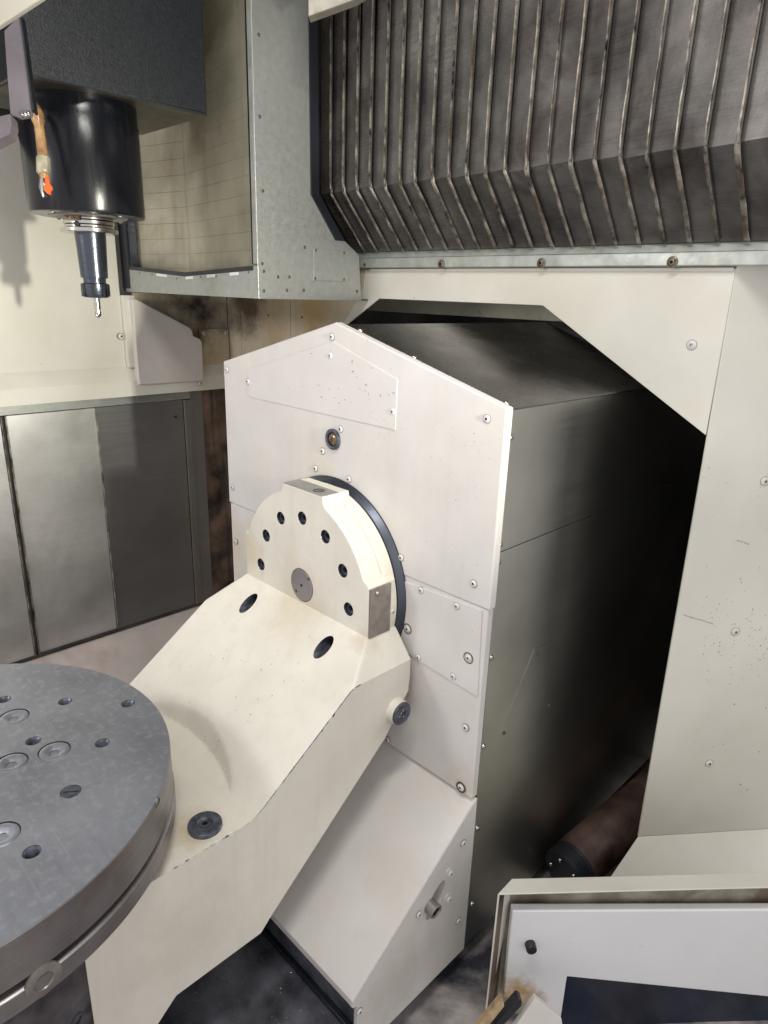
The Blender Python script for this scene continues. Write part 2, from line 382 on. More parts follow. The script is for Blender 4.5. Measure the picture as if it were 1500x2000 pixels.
# steel body -----------------------------------------------------------
def gable(w, ze, za, y0, y1, zb):
    return prism([(-w, y0, zb), (-w, y0, ze), (0, y0, za), (w, y0, ze), (w, y0, zb)], (0, y1 - y0, 0))
put('inner_body', gable(HW - .005, zE - .006, zA - .006, T + .001, .80, -.985), M_ROOF, H)
slope = Vector((HW, 0, zE - zA)).normalized()
def roof(sign):
    b = bmesh.new()
    add_prism(b, [(0, T + .0005, zA - .003), (sign * (HW - .001), T + .0005, zE - .003), (sign * (HW - .001), T + .0005, zE - .0055), (0, T + .0005, zA - .0055)], (0, .80 - T, 0))
    return b
put('roof_plate', roof(1), M_ROOF, H, bevel=.0008); put('roof_plate', roof(-1), M_ROOF, H, bevel=.0008)
def sidep(y0, y1, z0, z1, x=HW - .0015, m_=None): return put('side_plate', box(x - .0028, x, y0, y1, z0, z1), m_ or M_STEEL, H, bevel=.0006)
sidep(T + .0005, .300, -.2135, zE - .004); sidep(T + .0005, .300, -.983, -.2145)
sidep(.3012, .80, -.2135, zE - .004, HW - .0030); sidep(.3012, .80, -.983, -.2145, HW - .0030)
for s0, s1 in ((-.2135, -.004), (-.983, -.2145)):
    put('side_plate', box(-HW + .0015, -HW + .0043, T + .0005, .80, s0, s1), M_STEEL, H)
hp = [on(*q, 'x', HW) for q in [(1045, 1268), (1118, 1226), (1133, 1270), (1098, 1362), (975, 1443)]]
put('side_cover_plate', prism([Vector((HW - .0014, p.y, p.z)) for p in hp], (.0007, 0, 0)), M_STEEL, H)
for q in [(1050, 1277), (985, 1432), (1072, 1378)]:
    p = on(*q, 'x', HW); p.x = HW + .0003; screw(S_DARK, p, (1, 0, 0), H)
for q in [(996, 855), (975, 1065), (972, 1099), (958, 1286), (943, 1460), (931, 1620), (921, 1768)]:
    p = on(*q, 'x', HW); p.x = HW - .0012; p.y += .003; screw(S_STEEL, p, (1, 0, 0), H)
rn = Vector((zA - zE, 0, HW)).normalized()
for fx in (.10, .45, .955):
    screw(S_STEEL, (HW * fx, T + .006, zA - (zA - zE) * fx - .002), rn, H)
# seal ring round the axis
rg = [(.1845, -.030), (.1845, .0005), (.1835, .0015), (.1790, .0110), (.1775, .0125), (.1690, .0125), (.1690, -.010)]
put('seal_ring', lathe(rg, 128, frame((0, 0, AXIS[1]), (0, -1, 0))), M_SEAL, H, smooth=35)

# base wedge -----------------------------------------------------------
B = thing('wedge_base', 'cream sloping base cover with grey side below the housing front', 'machine cover', (0, -.12, -.983))
yl, zl = -.262, -.853
sl = (zl - (-.648)) / yl   # slope of the ramp
put('slope_plate', prism([(-.352, .012, -.648), (-.352, yl, zl), (-.352, yl, zl - .013), (-.352, yl + .006, zl - .013), (-.352, yl + .006, zl - .004), (-.352, .012, -.654)], (.7025, 0, 0)), M_PAINT, B, bevel=.0012)
ov = [on(*q, 'x', .35) for q in [(866, 1731), (872, 1738), (870, 1752), (858, 1772), (842, 1786), (832, 1786), (828, 1776), (832, 1758), (843, 1741), (856, 1731)]]
side = [(.0135, -.650), (.0135, -.983), (-.252, -.983), (-.252, -.872), (yl + .0005, zl - .014), (yl + .0005, zl - .003)]
Mx = Matrix(((0, 0, 1, .3515), (1, 0, 0, 0), (0, 1, 0, 0), (0, 0, 0, 1)))   # local xy -> world yz, local z -> +x
ovc = sum(ov, Vector()) / len(ov)
oval = []
for i in range(28):
    a = 2 * math.pi * i / 28; c, s = math.cos(a), math.sin(a)
    u, v = .034 * c, .0165 * s; an = R(58)
    oval.append((ovc.y + u * math.cos(an) - v * math.sin(an), ovc.z + u * math.sin(an) + v * math.cos(an)))
put('side_plate', plate_holes(side, [(oval, .022, True)], Mx, .006, mi_hole=1), [M_PAINT, M_PAINT], B, label='vertical triangular side plate of the base with a tube end')
tb = on(839, 1768, 'x', .3515)
tu = put('tube_end', lathe([(.0125, -.021), (.0125, .0145), (.0112, .0160), (.0095, .0160), (.0082, .0140), (.0082, -.010)], 32, frame(tb, (1, -.05, -.10)), [0, 0, 0, 0, 1, 1]), [M_PADD, M_DSOCK], B, smooth=35)
for q in [(905, 1647), (880, 1706), (877, 1757), (818, 1786), (895, 1799), (702, 1976)]:
    p = on(*q, 'x', .3525); screw(S_PAINT, p, (1, 0, 0), B)
for q in [(880, 1707), (877, 1757)]:
    p = on(*q, 'x', .3522)
    Ms = frame(p, (1, 0, 0)) @ Matrix.Rotation(R(30), 4, 'Z') @ Matrix.Diagonal((.9, 1.7, 1, 1))
    put('slot', lathe([(.0095, -.001), (.0095, .0004), (.0, .0004)], 28, Ms), M_DULLPAINT, B)
put('plinth', box(-.34, .3445, -.246, .0, -.985, -.868), M_NAVY, B)

# =================================================================== SWIVEL ARM
A = thing('swivel_arm', 'large cream cast arm that swivels on the housing and holds the round table', 'machine arm', (0, -.3, -.9))
XS = .213
# carrier disc (front face y=-.077) ---------------------------------
YF = -.077
def carrier_outline():
    pts = []
    c = Vector((0, AXIS[1]))
    r1 = .171
    def P(a): return (AXIS[0] + r1 * math.cos(R(a)), AXIS[1] + r1 * math.sin(R(a)))
    pts += [(.174, -.393), (.174, -.3040), (.166, -.2975), (.1605, -.296)]
    pts += [P(a) for a in range(24, 67, 3)]
    pts += [(.0635, -.197), (.0600, -.192), (.0575, -.179), (-.0505, -.179), (-.0535, -.192), (-.058, -.197)]
    pts += [P(a) for a in range(114, 163, 3)]
    pts += [(-.1725, -.301), (-.1725, -.393)]
    return pts
holes = []
bolt_px = [(388, 495), (572, 495), (262, 645), (772, 655), (218, 893), (922, 948), (972, 1280)]
bolt_xz = [on(460 + a / 4.412, 900 + b / 4.412, 'y', YF) for a, b in bolt_px]
for p in bolt_xz: holes.append((circ(p.x, p.z, .0115, 28), .018, True))
holes.append((circ(0.001, -.357, .0310, 40), .0035, True))
MF = Matrix(((1, 0, 0, 0), (0, 0, -1, YF), (0, 1, 0, 0), (0, 0, 0, 1)))
put('carrier_plate', plate_holes(carrier_outline()[::-1], holes, MF, .058, mi_hole=1), [M_CAST, M_BOLT], A, label='half-round carrier plate with a ring of counterbored bolts', bevel=.0012)
put('carrier_flange', lathe([(.1755, .0), (.1768, .0015), (.1768, .022), (.1740, .0245), (.05, .0245)], 128, frame((0, -.0135, AXIS[1]), (0, -1, 0))), M_CAST, A, smooth=35)
# sunken socket bolts
bm_ = lathe([(.0098, -.004), (.0098, .004), (.0090, .0048), (.0055, .0048), (.0051, .001), (.0049, -.002)], 24, None, [0, 0, 0, 0, 1], [0, 0, 0, 0, 1, 1])
bmesh.ops.recalc_face_normals(bm_, faces=bm_.faces[:])
S_SOCK = bpy.data.meshes.new('socket_bolt'); bm_.to_mesh(S_SOCK); bm_.free(); S_SOCK.materials.append(M_BOLT); S_SOCK.materials.append(M_DSOCK)
for p in bolt_xz: screw(S_SOCK, (p.x, YF + .010, p.z), (0, -1, 0), A, 'bolt')
cap = put('centre_cap', lathe([(.0301, -.0025), (.0301, .0016), (.0296, .0022), (.003, .0022), (.0026, .0008), (.0005, .0005)], 56, frame((.001, YF + .0015, -.357), (0, -1, 0))), M_CAP, A, smooth=30)
put('centre_mark', lathe([(.0030, 0), (.0028, .0007), (.001, .0007)], 16, frame((.001, YF - .0006, -.357), (0, -1, 0))), M_DSOCK, cap)
for q in [(628, 1020), (524, 1122)]:
    p = on(460 + q[0] / 4.412, 900 + q[1] / 4.412, 'y', YF - .0008)
    put('cap_screw', S_DARK, None, cap, frame(p, (0, -1, 0)) @ Matrix.Diagonal((.95, .95, .5, 1)))
# machined pads on top and on the right of the carrier
put('machined_pad', box(-.0500, .0570, -.0765, -.0405, -.1800, -.1778), M_PADS, A, bevel=.0004, label='bright flat pad on top of the carrier with an engraved circle')
put('machined_pad', box(.1730, .1776, -.0765, -.0300, -.3920, -.3060), M_PADD, A, bevel=.0004, label='brownish flat pad on the right edge of the carrier')
for rr in (.0105, .0078):
    put('engraved_circle', lathe([(rr, 0), (rr, .0003), (rr - .0012, .0003), (rr - .0012, 0)], 32, frame((.0285, -.0600, -.1778), (0, 0, 1)), caps=False), M_DSOCK, A)
put('engraved_mark', prism([(.0235, -.0615, -.1777), (.0335, -.0588, -.1777), (.0330, -.0574, -.1777), (.0232, -.0600, -.1777)], (0, 0, .0003)), M_DSOCK, A)
screw(S_STEEL, on(737, 1159, 'x', .1776), (1, 0, 0), A); 
p = on(761, 1191, 'x', .168); screw(S_PAINT, (.1762, -.024, p.z), (1, 0, -.05), A)

# arm body: a moulded height field ------------------------------------
TC = Vector((0, -.668)); TZ = -.455; TR = .293
def smin(a, b, k):
    h = max(0., min(1., .5 + .5 * (b - a) / k)); return b * (1 - h) + a * h - k * h * (1 - h)
def smax(a, b, k): return -smin(-a, -b, k)
def top_z(x, y):
    ax = abs(x)
    S = -.390 - .72 * max(0., YF - y) if y < YF else -.390
    ch = -.390 - 1.22 * max(0., ax - .1735)
    if y < YF - .02: ch = ch + (YF - .02 - y) * .0
    z = smin(S, ch, .006)
    r = math.hypot(x - TC.x, y - TC.y)
    rec = -.572 + 2.4 * max(0., r - .372)
    z = smin(z, rec, .0035)
    return smax(z, -.5725, .012) if y < -.2 else z
b = bmesh.new(); NX, NY = 142, 176
y0, y1 = -.572, -.014
gv = [[None] * (NY + 1) for _ in range(NX + 1)]
HB = [(-.109, -.4195), (.111, -.4195)]; HRx = .0136
for i in range(NX + 1):
    for j in range(NY + 1):
        x = -XS + 2 * XS * i / NX; y = y0 + (y1 - y0) * j / NY
        gv[i][j] = b.verts.new((x, y, top_z(x, y)))
hole_cells = []
def inhole(x, z):
    for k, (hx, hz) in enumerate(HB):
        if math.hypot(x - hx, z - hz) < HRx and True: return k
    return -1
kill = set()
for i in range(NX):
    for j in range(NY):
        vs = (gv[i][j], gv[i + 1][j], gv[i + 1][j + 1], gv[i][j + 1])
        c = sum((v.co for v in vs), Vector()) / 4
        if c.y > -.20 and inhole(c.x, c.z) >= 0: kill.add((i, j)); continue
        b.faces.new(vs).smooth = True
rims = {0: set(), 1: set()}
for (i, j) in kill:
    for (a, c) in ((i, j), (i + 1, j), (i + 1, j + 1), (i, j + 1)):
        v = gv[a][c]
        if v.is_valid and v.link_faces:
            k = 0 if v.co.x < 0 else 1; rims[k].add(v)
for k, vs in rims.items():
    hx, hz = HB[k]
    for v in vs:
        d = Vector((v.co.x - hx, v.co.z - hz)).normalized() * HRx
        nx, nz = hx + d.x, hz + d.y
        v.co = Vector((nx, YF - (-.390 - nz) / .72, nz))
for v in [v for v in b.verts if not v.link_faces]: b.verts.remove(v)
# hole walls: sweep rim edges to +y
for k, vs in rims.items():
    mp = {v: b.verts.new((v.co.x, -.075, v.co.z)) for v in vs}
    for e in list(b.edges):
        if e.verts[0] in vs and e.verts[1] in vs and len(e.link_faces) == 1:
            f = b.faces.new((e.verts[0], e.verts[1], mp[e.verts[1]], mp[e.verts[0]])); f.material_index = 1; f.smooth = True
low = [(-.014, -.44), (-.014, -.495), (-.069, -.567), (-.305, -.769), (-.325, -.788), (-.465, -.787), (-.496, -.815), (-.572, -.880)]
def zlow(y):
    for (ya, za), (yb, zb) in zip(low[1:], low[2:]):
        if yb <= y <= ya: return za + (zb - za) * (ya - y) / (ya - yb)
    return low[1][1] if y > -.02 else low[-1][1]
for i in (0, NX):
    prev = None
    for j in range(NY + 1):
        t = gv[i][j]
        mids = [t] + [b.verts.new((t.co.x, t.co.y, t.co.z + (zlow(t.co.y) - t.co.z) * k / 3)) for k in (1, 2, 3)]
        if prev:
            for k in range(3): b.faces.new((prev[k], mids[k], mids[k + 1], prev[k + 1])).smooth = True
        prev = mids
# front face, back face and underside
fl = [gv[i][0] for i in range(NX + 1)]; bk = [gv[i][NY] for i in range(NX + 1)]
for row, y in ((fl, y0), (bk, y1)):
    z = zlow(y); lv = [b.verts.new((v.co.x, y, z)) for v in row]
    for i in range(NX): b.faces.new((row[i], row[i + 1], lv[i + 1], lv[i])).smooth = True
for (ya, za), (yb, zb) in zip(low[1:], low[2:]):
    b.faces.new([b.verts.new(q) for q in ((-XS, ya, za), (XS, ya, za), (XS, yb, zb), (-XS, yb, zb))])
bmesh.ops.remove_doubles(b, verts=b.verts[:], dist=.00002)
put('arm_body', b, [M_CAST, M_BOLT], A, smooth=28)
# side lug with steel screw
lp = Vector((XS, -.046, -.522))
lg = put('side_lug', lathe([(.026, -.006), (.0225, .001), (.0213, .005), (.0210, .013)], 40, frame(lp, (1, 0, 0)), caps=True), M_CAST, A, smooth=50)
put('lug_cap', lathe([(.0205, .0125), (.0205, .0155), (.0195, .0165), (.0080, .0165), (.0066, .0120), (.0050, .0120), (.0045, .0150), (.0030, .0150), (.0028, .010)], 40, frame(lp, (1, 0, 0)), [0, 0, 0, 0, 0, 0, 0, 1]), [M_BOLT, M_DSOCK], lg, smooth=35)
# shelf cap
sc_ = on(400, 1603, 'z', -.562)
put('shelf_plug', lathe([(.0235, -.010), (.0235, .0008), (.0225, .0018), (.0115, .0018), (.0085, -.0012), (.0070, -.0012), (.0066, .0006), (.0035, .0006), (.0033, -.003)], 44, frame((sc_.x, sc_.y, -.5705 + .003), (0, 0, 1)), [0, 0, 0, 0, 0, 0, 0, 1]), [M_BOLT, M_DSOCK], A, smooth=35)

# =================================================================== ROTARY TABLE
TB = thing('rotary_table', 'round grey steel clamping table with bolt holes', 'machine table', (0, TC.y, -.60))
MT = Matrix.Translation((0, 0, TZ))
def tp(px, py): q = on(px, py, 'z', TZ); return (q.x, q.y)
thr = [(8, 1366), (127, 1370), (250, 1374), (65, 1447), (200, 1451), (62, 1664)]
cbs = [(27, 1400), (106, 1466), (22, 1489)]
plug = (138, 1546)
side_cb = (2, 1630)
hs = []
hp_all = []
for q in thr: x, y = tp(*q); hs.append((circ(x, y, .0098, 24), .0045, False)); hp_all.append((x, y))
for q in cbs + [side_cb]: x, y = tp(*q); hs.append((circ(x, y, .0203, 36), .0045, True))
x, y = tp(*plug); hs.append((circ(x, y, .0122, 28), .002, True)); plugp = (x, y)
# mirrored partners on the part of the table outside the frame
put('table_top', plate_holes([(TC.x + (TR - .001) * math.cos(2 * math.pi * i / 180), TC.y + (TR - .001) * math.sin(2 * math.pi * i / 180)) for i in range(180)], hs, MT, .0005, mi_hole=1), [M_TABLE, M_BOLT], TB)
prof = [(.10, -.0045 - .030), (TR - .001, -.0003), (TR, -.0012), (TR, -.034), (TR, -.0560)]
def ringp(name, pr, m_, parent=TB, lab=None, seg=180):
    return put(name, lathe([(r, z) for r, z in pr], seg, Matrix.Translation((TC.x, TC.y, TZ)), caps=False), m_, parent, smooth=40, label=lab)
ringp('table_rim', [(TR - .0012, -.0002), (TR, -.0015), (TR, -.0555), (TR - .002, -.0570), (TR - .012, -.0570), (TR - .012, -.0700)], M_TSIDE)
ringp('base_ring', [(TR - .014, -.0660), (TR - .0005, -.0660), (TR + .0015, -.0675), (TR + .0015, -.0900), (TR - .001, -.0920), (TR - .02, -.0920)], M_TSIDE, lab='lighter steel ring under the table rim')
put('table_housing', lathe([(.262, -.0915), (.258, -.100), (.2315, -.104), (.2315, -.28), (.2315, -.45)], 120, Matrix.Translation((TC.x, TC.y, TZ)), caps=True), M_DCAST, TB, smooth=30, label='dark cast drive housing under the table')
def recessed_bolt(x, y, r=.0190):
    bb = lathe([(r, -.0042), (r, -.0010), (r - .001, -.0004), (r * .62, -.0004), (r * .36, -.0036), (r * .33, -.009), (r * .22, -.0095)], 36, Matrix.Translation((x, y, TZ)), [0, 0, 0, 0, 1, 1], [0, 0, 0, 0, 1, 1, 1])
    put('table_bolt', bb, [M_TABLE, M_DSOCK], TB, smooth=35)
for q in cbs + [side_cb]: recessed_bolt(*tp(*q))
for (x, y) in hp_all:
    pr = [(.0098, -.0), (.0097, -.0006), (.0082, -.0022)]
    z = -.0022
    for k in range(6):
        pr += [(.0074, z - .0011), (.0082, z - .0022)]; z -= .0022
    pr += [(.0076, -.026)]
    put('threaded_hole', lathe(pr, 28, Matrix.Translation((x, y, TZ - .0003)), [0] * 2 + [0] * (len(pr) - 2), caps=False), M_BOLT, TB, smooth=30)
    put('hole_bottom', lathe([(.0080, -.0150), (.0003, -.0155)], 20, Matrix.Translation((x, y, TZ))), M_DSOCK, TB)
pg = put('table_plug', lathe([(.0119, -.002), (.0119, -.0006), (.0114, -.0002), (.0005, -.0002)], 32, Matrix.Translation((*plugp, TZ))), M_BOLT, TB)
put('slot', prism([(plugp[0] - .0050, plugp[1] - .0062, TZ), (plugp[0] - .0038, plugp[1] - .0070, TZ), (plugp[0] + .0052, plugp[1] + .0060, TZ), (plugp[0] + .0040, plugp[1] + .0068, TZ)], (0, 0, .0003)), M_DSOCK, pg)
# screw and oval boss in the rim / ring
def oncyl(px, py, r):
    d = ray(px, py); o = Vector((CAM.x - TC.x, CAM.y - TC.y)); a = d.x ** 2 + d.y ** 2; bb = 2 * (d.x * o.x + d.y * o.y); c = o.dot(o) - r * r
    t = (-bb - math.sqrt(bb * bb - 4 * a * c)) / 2 / a; P = CAM + d * t
    return P, Vector((P.x - TC.x, P.y - TC.y, 0)).normalized()
P_, n_ = oncyl(85, 1915, TR + .0015)
put('ring_screw', lathe([(.0185, -.002), (.0185, .0008), (.0150, .0016), (.0100, .0016), (.0085, -.0015), (.0060, -.0015), (.0055, -.006)], 36, frame(P_, n_), [0, 0, 0, 0, 0, 1], [0, 0, 0, 0, 0, 1, 1]), [M_PADD, M_DSOCK], TB, smooth=35)
P_, n_ = oncyl(308, 1566, TR); put('rim_screw', lathe([(.0065, -.001), (.0065, .0008), (.0048, .0008), (.0044, -.002)], 20, frame(P_, n_), [0, 0, 1]), [M_TSIDE, M_DSOCK], TB)
P_, n_ = oncyl(150, 1996, .284); P_, n_ = oncyl(150, 1992, .2315)
put('housing_screw', lathe([(.0085, -.001), (.0085, .0015), (.005, .0015), (.0045, -.002)], 20, frame(P_, n_), [0, 0, 1]), [M_BOLT, M_DSOCK], TB)

# =================================================================== REAR WALL
YR = .36
def wall_piece(name, label, pts, holes=None, y=YR, th_=.004, m_=M_WALL, cat='wall panel', grp=None):
    o = put(name, prism([(x, y, z) for x, z in pts], (0, th_, 0)), m_, None, bevel=.0008)
    o['label'] = label; o['category'] = cat
    if grp: o['group'] = grp
    return o
RW = thing('rear_wall', 'cream rear wall with a large six-sided opening around the housing', 'wall', (0, YR, -.98))
# main panel: inverted-U polygon round the opening
op = [(.487, -.058), (.162, .130), (-.269, .131), (-.375, .069), (-.598, -.060)]
pts = [(.487, .193), (-.598, .193), (-.598, -.98), (-.588, -.98), (-.588, -.066)] + [(-.375, .070), (-.269, .131), (.162, .130), (.487, -.058)]
put('wall_panel', prism([(x, YR, z) for x, z in pts], (0, .004, 0)), M_WALL, RW, bevel=.001, label='panel cut to the sloping shape of the opening')
put('wall_panel', prism([(x, YR + .0005, z) for x, z in [(-.8345, .40), (-.6005, .40), (-.6005, -.98), (-.8345, -.98)]], (0, .004, 0)), M_TAN, RW, label='stained narrow panel left of the housing')
put('wall_panel', prism([(x, YR + .0005, z) for x, z in [(-.902, .40), (-.8365, .40), (-.8365, -.98), (-.902, -.98)]], (0, .004, 0)), M_TAN, RW, label='stained corner strip with painted shade')
put('wall_panel', prism([(x, YR + .006, z) for x, z in [(-.61, .17), (-.28, .17), (-.28, .60), (-.61, .60)]], (0, .004, 0)), M_TAN, RW)
put('stain_patch', prism([(x, YR - .0008, z) for x, z in [(-.597, .193), (-.315, .193), (-.318, .155), (-.40, .0600), (-.597, -.052)]], (0, .0006, 0)), M_TAN, RW)
for q in [(1351, 674)]: screw(S_WALL, on(*q, 'y', YR), (0, -1, 0), RW)
for q in [(524, 616), (590, 620)]: screw(S_DARK, on(*q, 'y', YR - .0008), (0, -1, 0), RW)
# trim line below the rail
put('trim_strip', box(-.30, .485, YR - .0025, YR - .0003, .1885, .1945), M_WALL, RW, bevel=.0006)

# diagonal right wall
DA = R(51.3); dd = Vector((math.cos(DA), math.sin(DA), 0)); dn = Vector((dd.y, -dd.x, 0))
A0 = Vector((.487, YR, 0)); 
def dw(u, z, off=0.): v = A0 + dd * u + dn * off; return Vector((v.x, v.y, z))
DW = thing('diagonal_wall', 'cream diagonal wall panel on the right with scattered chips and round screws', 'wall', tuple(dw(.3, -.86)))
put('wall_panel', prism([dw(.0015, .2), dw(.95, .2), dw(.95, -.862), dw(.012, -.862)], -dn * .004), M_WALL, DW, bevel=.001)
fz = -.862
put('sloping_panel', prism([dw(.012, fz), dw(.95, fz), dw(.95, fz - .22, .20), dw(-.30, fz - .22, .20), ], (0, 0, -.004)), M_WALL, DW, label='bottom panel that slopes towards the door')
for q in [(1494, 940), (1436, 1234), (1385, 1491)]:
    P = onp(*q, A0, dn); screw(S_WALL, P, dn, DW)
# scratches and chips written as small flat gouges
def chips(host, P0, nrm, spots, m_, name='paint_chips'):
    bb = bmesh.new(); nrm = Vector(nrm).normalized(); F = frame((0, 0, 0), nrm).to_3x3()
    for (px, py, l, w, ang) in spots:
        c = onp(px, py, P0, nrm) + nrm * .0002
        a = F @ Vector((math.cos(ang), math.sin(ang), 0)); e = F @ Vector((-math.sin(ang), math.cos(ang), 0))
        k = random.uniform(.5, 1)
        vs = [c - a * l, c - a * l * .3 + e * w * k, c + a * l * .6 + e * w, c + a * l, c + a * l * .4 - e * w * k, c - a * l * .6 - e * w * .6]
        bb.faces.new([bb.verts.new(v) for v in vs])
    o = put(name, bb, m_, host); o['kind'] = 'stuff'; return o
rnd = random.Random(3)
sp = []
for k in range(42): sp.append((1335 + k * 1.4 + rnd.uniform(-.5, .5), 1201 + k * .42 + rnd.uniform(-1, 1), rnd.uniform(.0006, .0014), rnd.uniform(.0004, .0008), rnd.uniform(0, 3)))
for k in range(60): sp.append((1440 + k * 1.0 + rnd.uniform(-2, 2), 1055 + k * .35 + rnd.uniform(-1, 1), .0009, .0005, rnd.uniform(0, 3))) if k < 25 else None
for k in range(70): sp.append((rnd.uniform(1370, 1500), rnd.gauss(1240, 55), rnd.uniform(.0006, .002), rnd.uniform(.0004, .001), rnd.uniform(0, 3)))
for k in range(35): sp.append((rnd.uniform(1370, 1500), rnd.uniform(900, 1500), rnd.uniform(.0006, .0018), .0006, rnd.uniform(0, 3)))
M_CHIPD = flat('bare_primer', (.13, .11, .10), .6)
chips(DW, A0, dn, sp, M_CHIPD)
sp = []
for k in range(34):
    sp.append((rnd.gauss(680, 62), rnd.gauss(762, 36), rnd.uniform(.0008, .0026), rnd.uniform(.0004, .0009), rnd.uniform(-1, 1.6)))
sp = [s for s in sp if 560 < s[0] < 772 and s[1] < 820 + (s[0] - 700) * .2]
for k in range(130):
    sp.append((rnd.uniform(700, 950), rnd.uniform(800, 1150), rnd.uniform(.0004, .0012), rnd.uniform(.00025, .0005), rnd.uniform(-1, 1.6)))
for k in range(25): sp.append((rnd.uniform(470, 640), rnd.uniform(760, 930), rnd.uniform(.0004, .001), .0003, rnd.uniform(-1, 1.6)))
chips(H, (0, -.0014, 0), (0, -1, 0), sp, M_CHIPD)
# chips on the arm slope
Sn = (0, -.72, 1)
sp = []
for k in range(46): sp.append((rnd.uniform(350, 660), rnd.uniform(1240, 1480), rnd.uniform(.0006, .002), rnd.uniform(.0004, .001), rnd.uniform(0, 3)))
chips(A, (0, YF, -.3895), Sn, [s for s in sp if s[0] > 330 + abs(s[1] - 1360) * .7 and s[1] - 1150 > (s[0] - 500) * .5 and s[1] < 1900 - s[0]], M_CHIPD)
# bright worn flakes along the arm edge
bb = bmesh.new()
for k in range(230):
    y = rnd.uniform(-.31, -.125) if k < 180 else rnd.uniform(-.56, -.31); z = top_z(XS, y)
    l = rnd.uniform(.0012, .0075); w = rnd.uniform(.0006, .0020) if rnd.random() < .9 else .0045
    tz = (top_z(XS, y - l) - z)
    c = Vector((XS + .0003, y, z + .0002))
    vs = [c, c + Vector((0, -l, tz)), c + Vector((0, -l * .8, tz - w)), c + Vector((0, -l * .2, -w * .8))]
    bb.faces.new([bb.verts.new(v) for v in vs])
    vs = [c + Vector((-.0003, 0, .0003)), c + Vector((-.0003, -l, tz + .0003)), c + Vector((-w, -l * .7, tz + .0003)), c + Vector((-w * .8, -l * .2, .0003))]
    bb.faces.new([bb.verts.new(v) for v in vs])
o = put('worn_edge', bb, M_WTAB, A); o['kind'] = 'stuff'

# dark interior behind the opening + steel guard above the ridge
IN = thing('wall_cavity', 'dark space behind the six-sided wall opening', 'cavity', (0, .9, -1.0))
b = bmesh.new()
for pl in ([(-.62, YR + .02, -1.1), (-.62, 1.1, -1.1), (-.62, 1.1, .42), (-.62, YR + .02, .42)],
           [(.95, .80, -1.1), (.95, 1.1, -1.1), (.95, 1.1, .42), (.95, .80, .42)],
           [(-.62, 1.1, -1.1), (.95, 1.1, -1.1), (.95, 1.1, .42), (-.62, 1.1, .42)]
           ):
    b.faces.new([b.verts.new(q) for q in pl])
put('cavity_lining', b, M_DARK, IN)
put('steel_guard', box(-.60, .60, .640, .643, .0945, .40), M_GUARD, IN, label='grey steel guard sheet seen above the housing ridge')
tubeM = frame((.405, .27, -.945), (.12, 1, .10))
put('cable_tube', lathe([(.046, .02), (.050, .03), (.050, .75)], 40, tubeM), M_TUBE, IN, smooth=40)
pr = []
for k in range(7): pr += [(.045, -.010 + k * .006), (.049, -.007 + k * .006)]
put('tube_end_cap', lathe([(.020, -.012), (.040, -.012)] + pr, 40, tubeM), M_RUBBER, IN, smooth=20)
put('guide_bar', prism([(.455, .30, -.99), (.50, .30, -.99), (.50, .30, -.955), (.455, .30, -.955)], (0, .6, .05)), M_TUBE, IN, bevel=.003)
for k in range(5): screw(S_STEEL, tubeM @ Vector((.030 * math.cos(k * 1.26), .030 * math.sin(k * 1.26), -.012)), -(tubeM.to_3x3() @ Vector((0, 0, 1))), IN)

# =================================================================== RAIL
RL = thing('wall_rail', 'pale greenish metal rail with three socket screws under the slatted cover', 'rail', (.1, YR, .19))
put('rail_body', prism([(-.40, YR - .001, .1955), (-.40, YR - .012, .1965), (-.40, YR - .012, .2165), (-.40, YR - .001, .2165)], (1.6, 0, 0)), M_GALVP, RL, bevel=.0015)
put('rail_top', prism([(-.40, YR - .001, .2172), (-.40, YR - .009, .2172), (-.40, YR - .0015, .2300)], (1.6, 0, 0)), M_GALVP, RL, bevel=.0006)
for q in [(862, 516), (1057, 514), (1313, 512), (712, 517)]: screw(S_RAIL if q[0] > 720 else S_DARK, on(*q, 'y', YR - .0125), (0, -1, 0), RL)

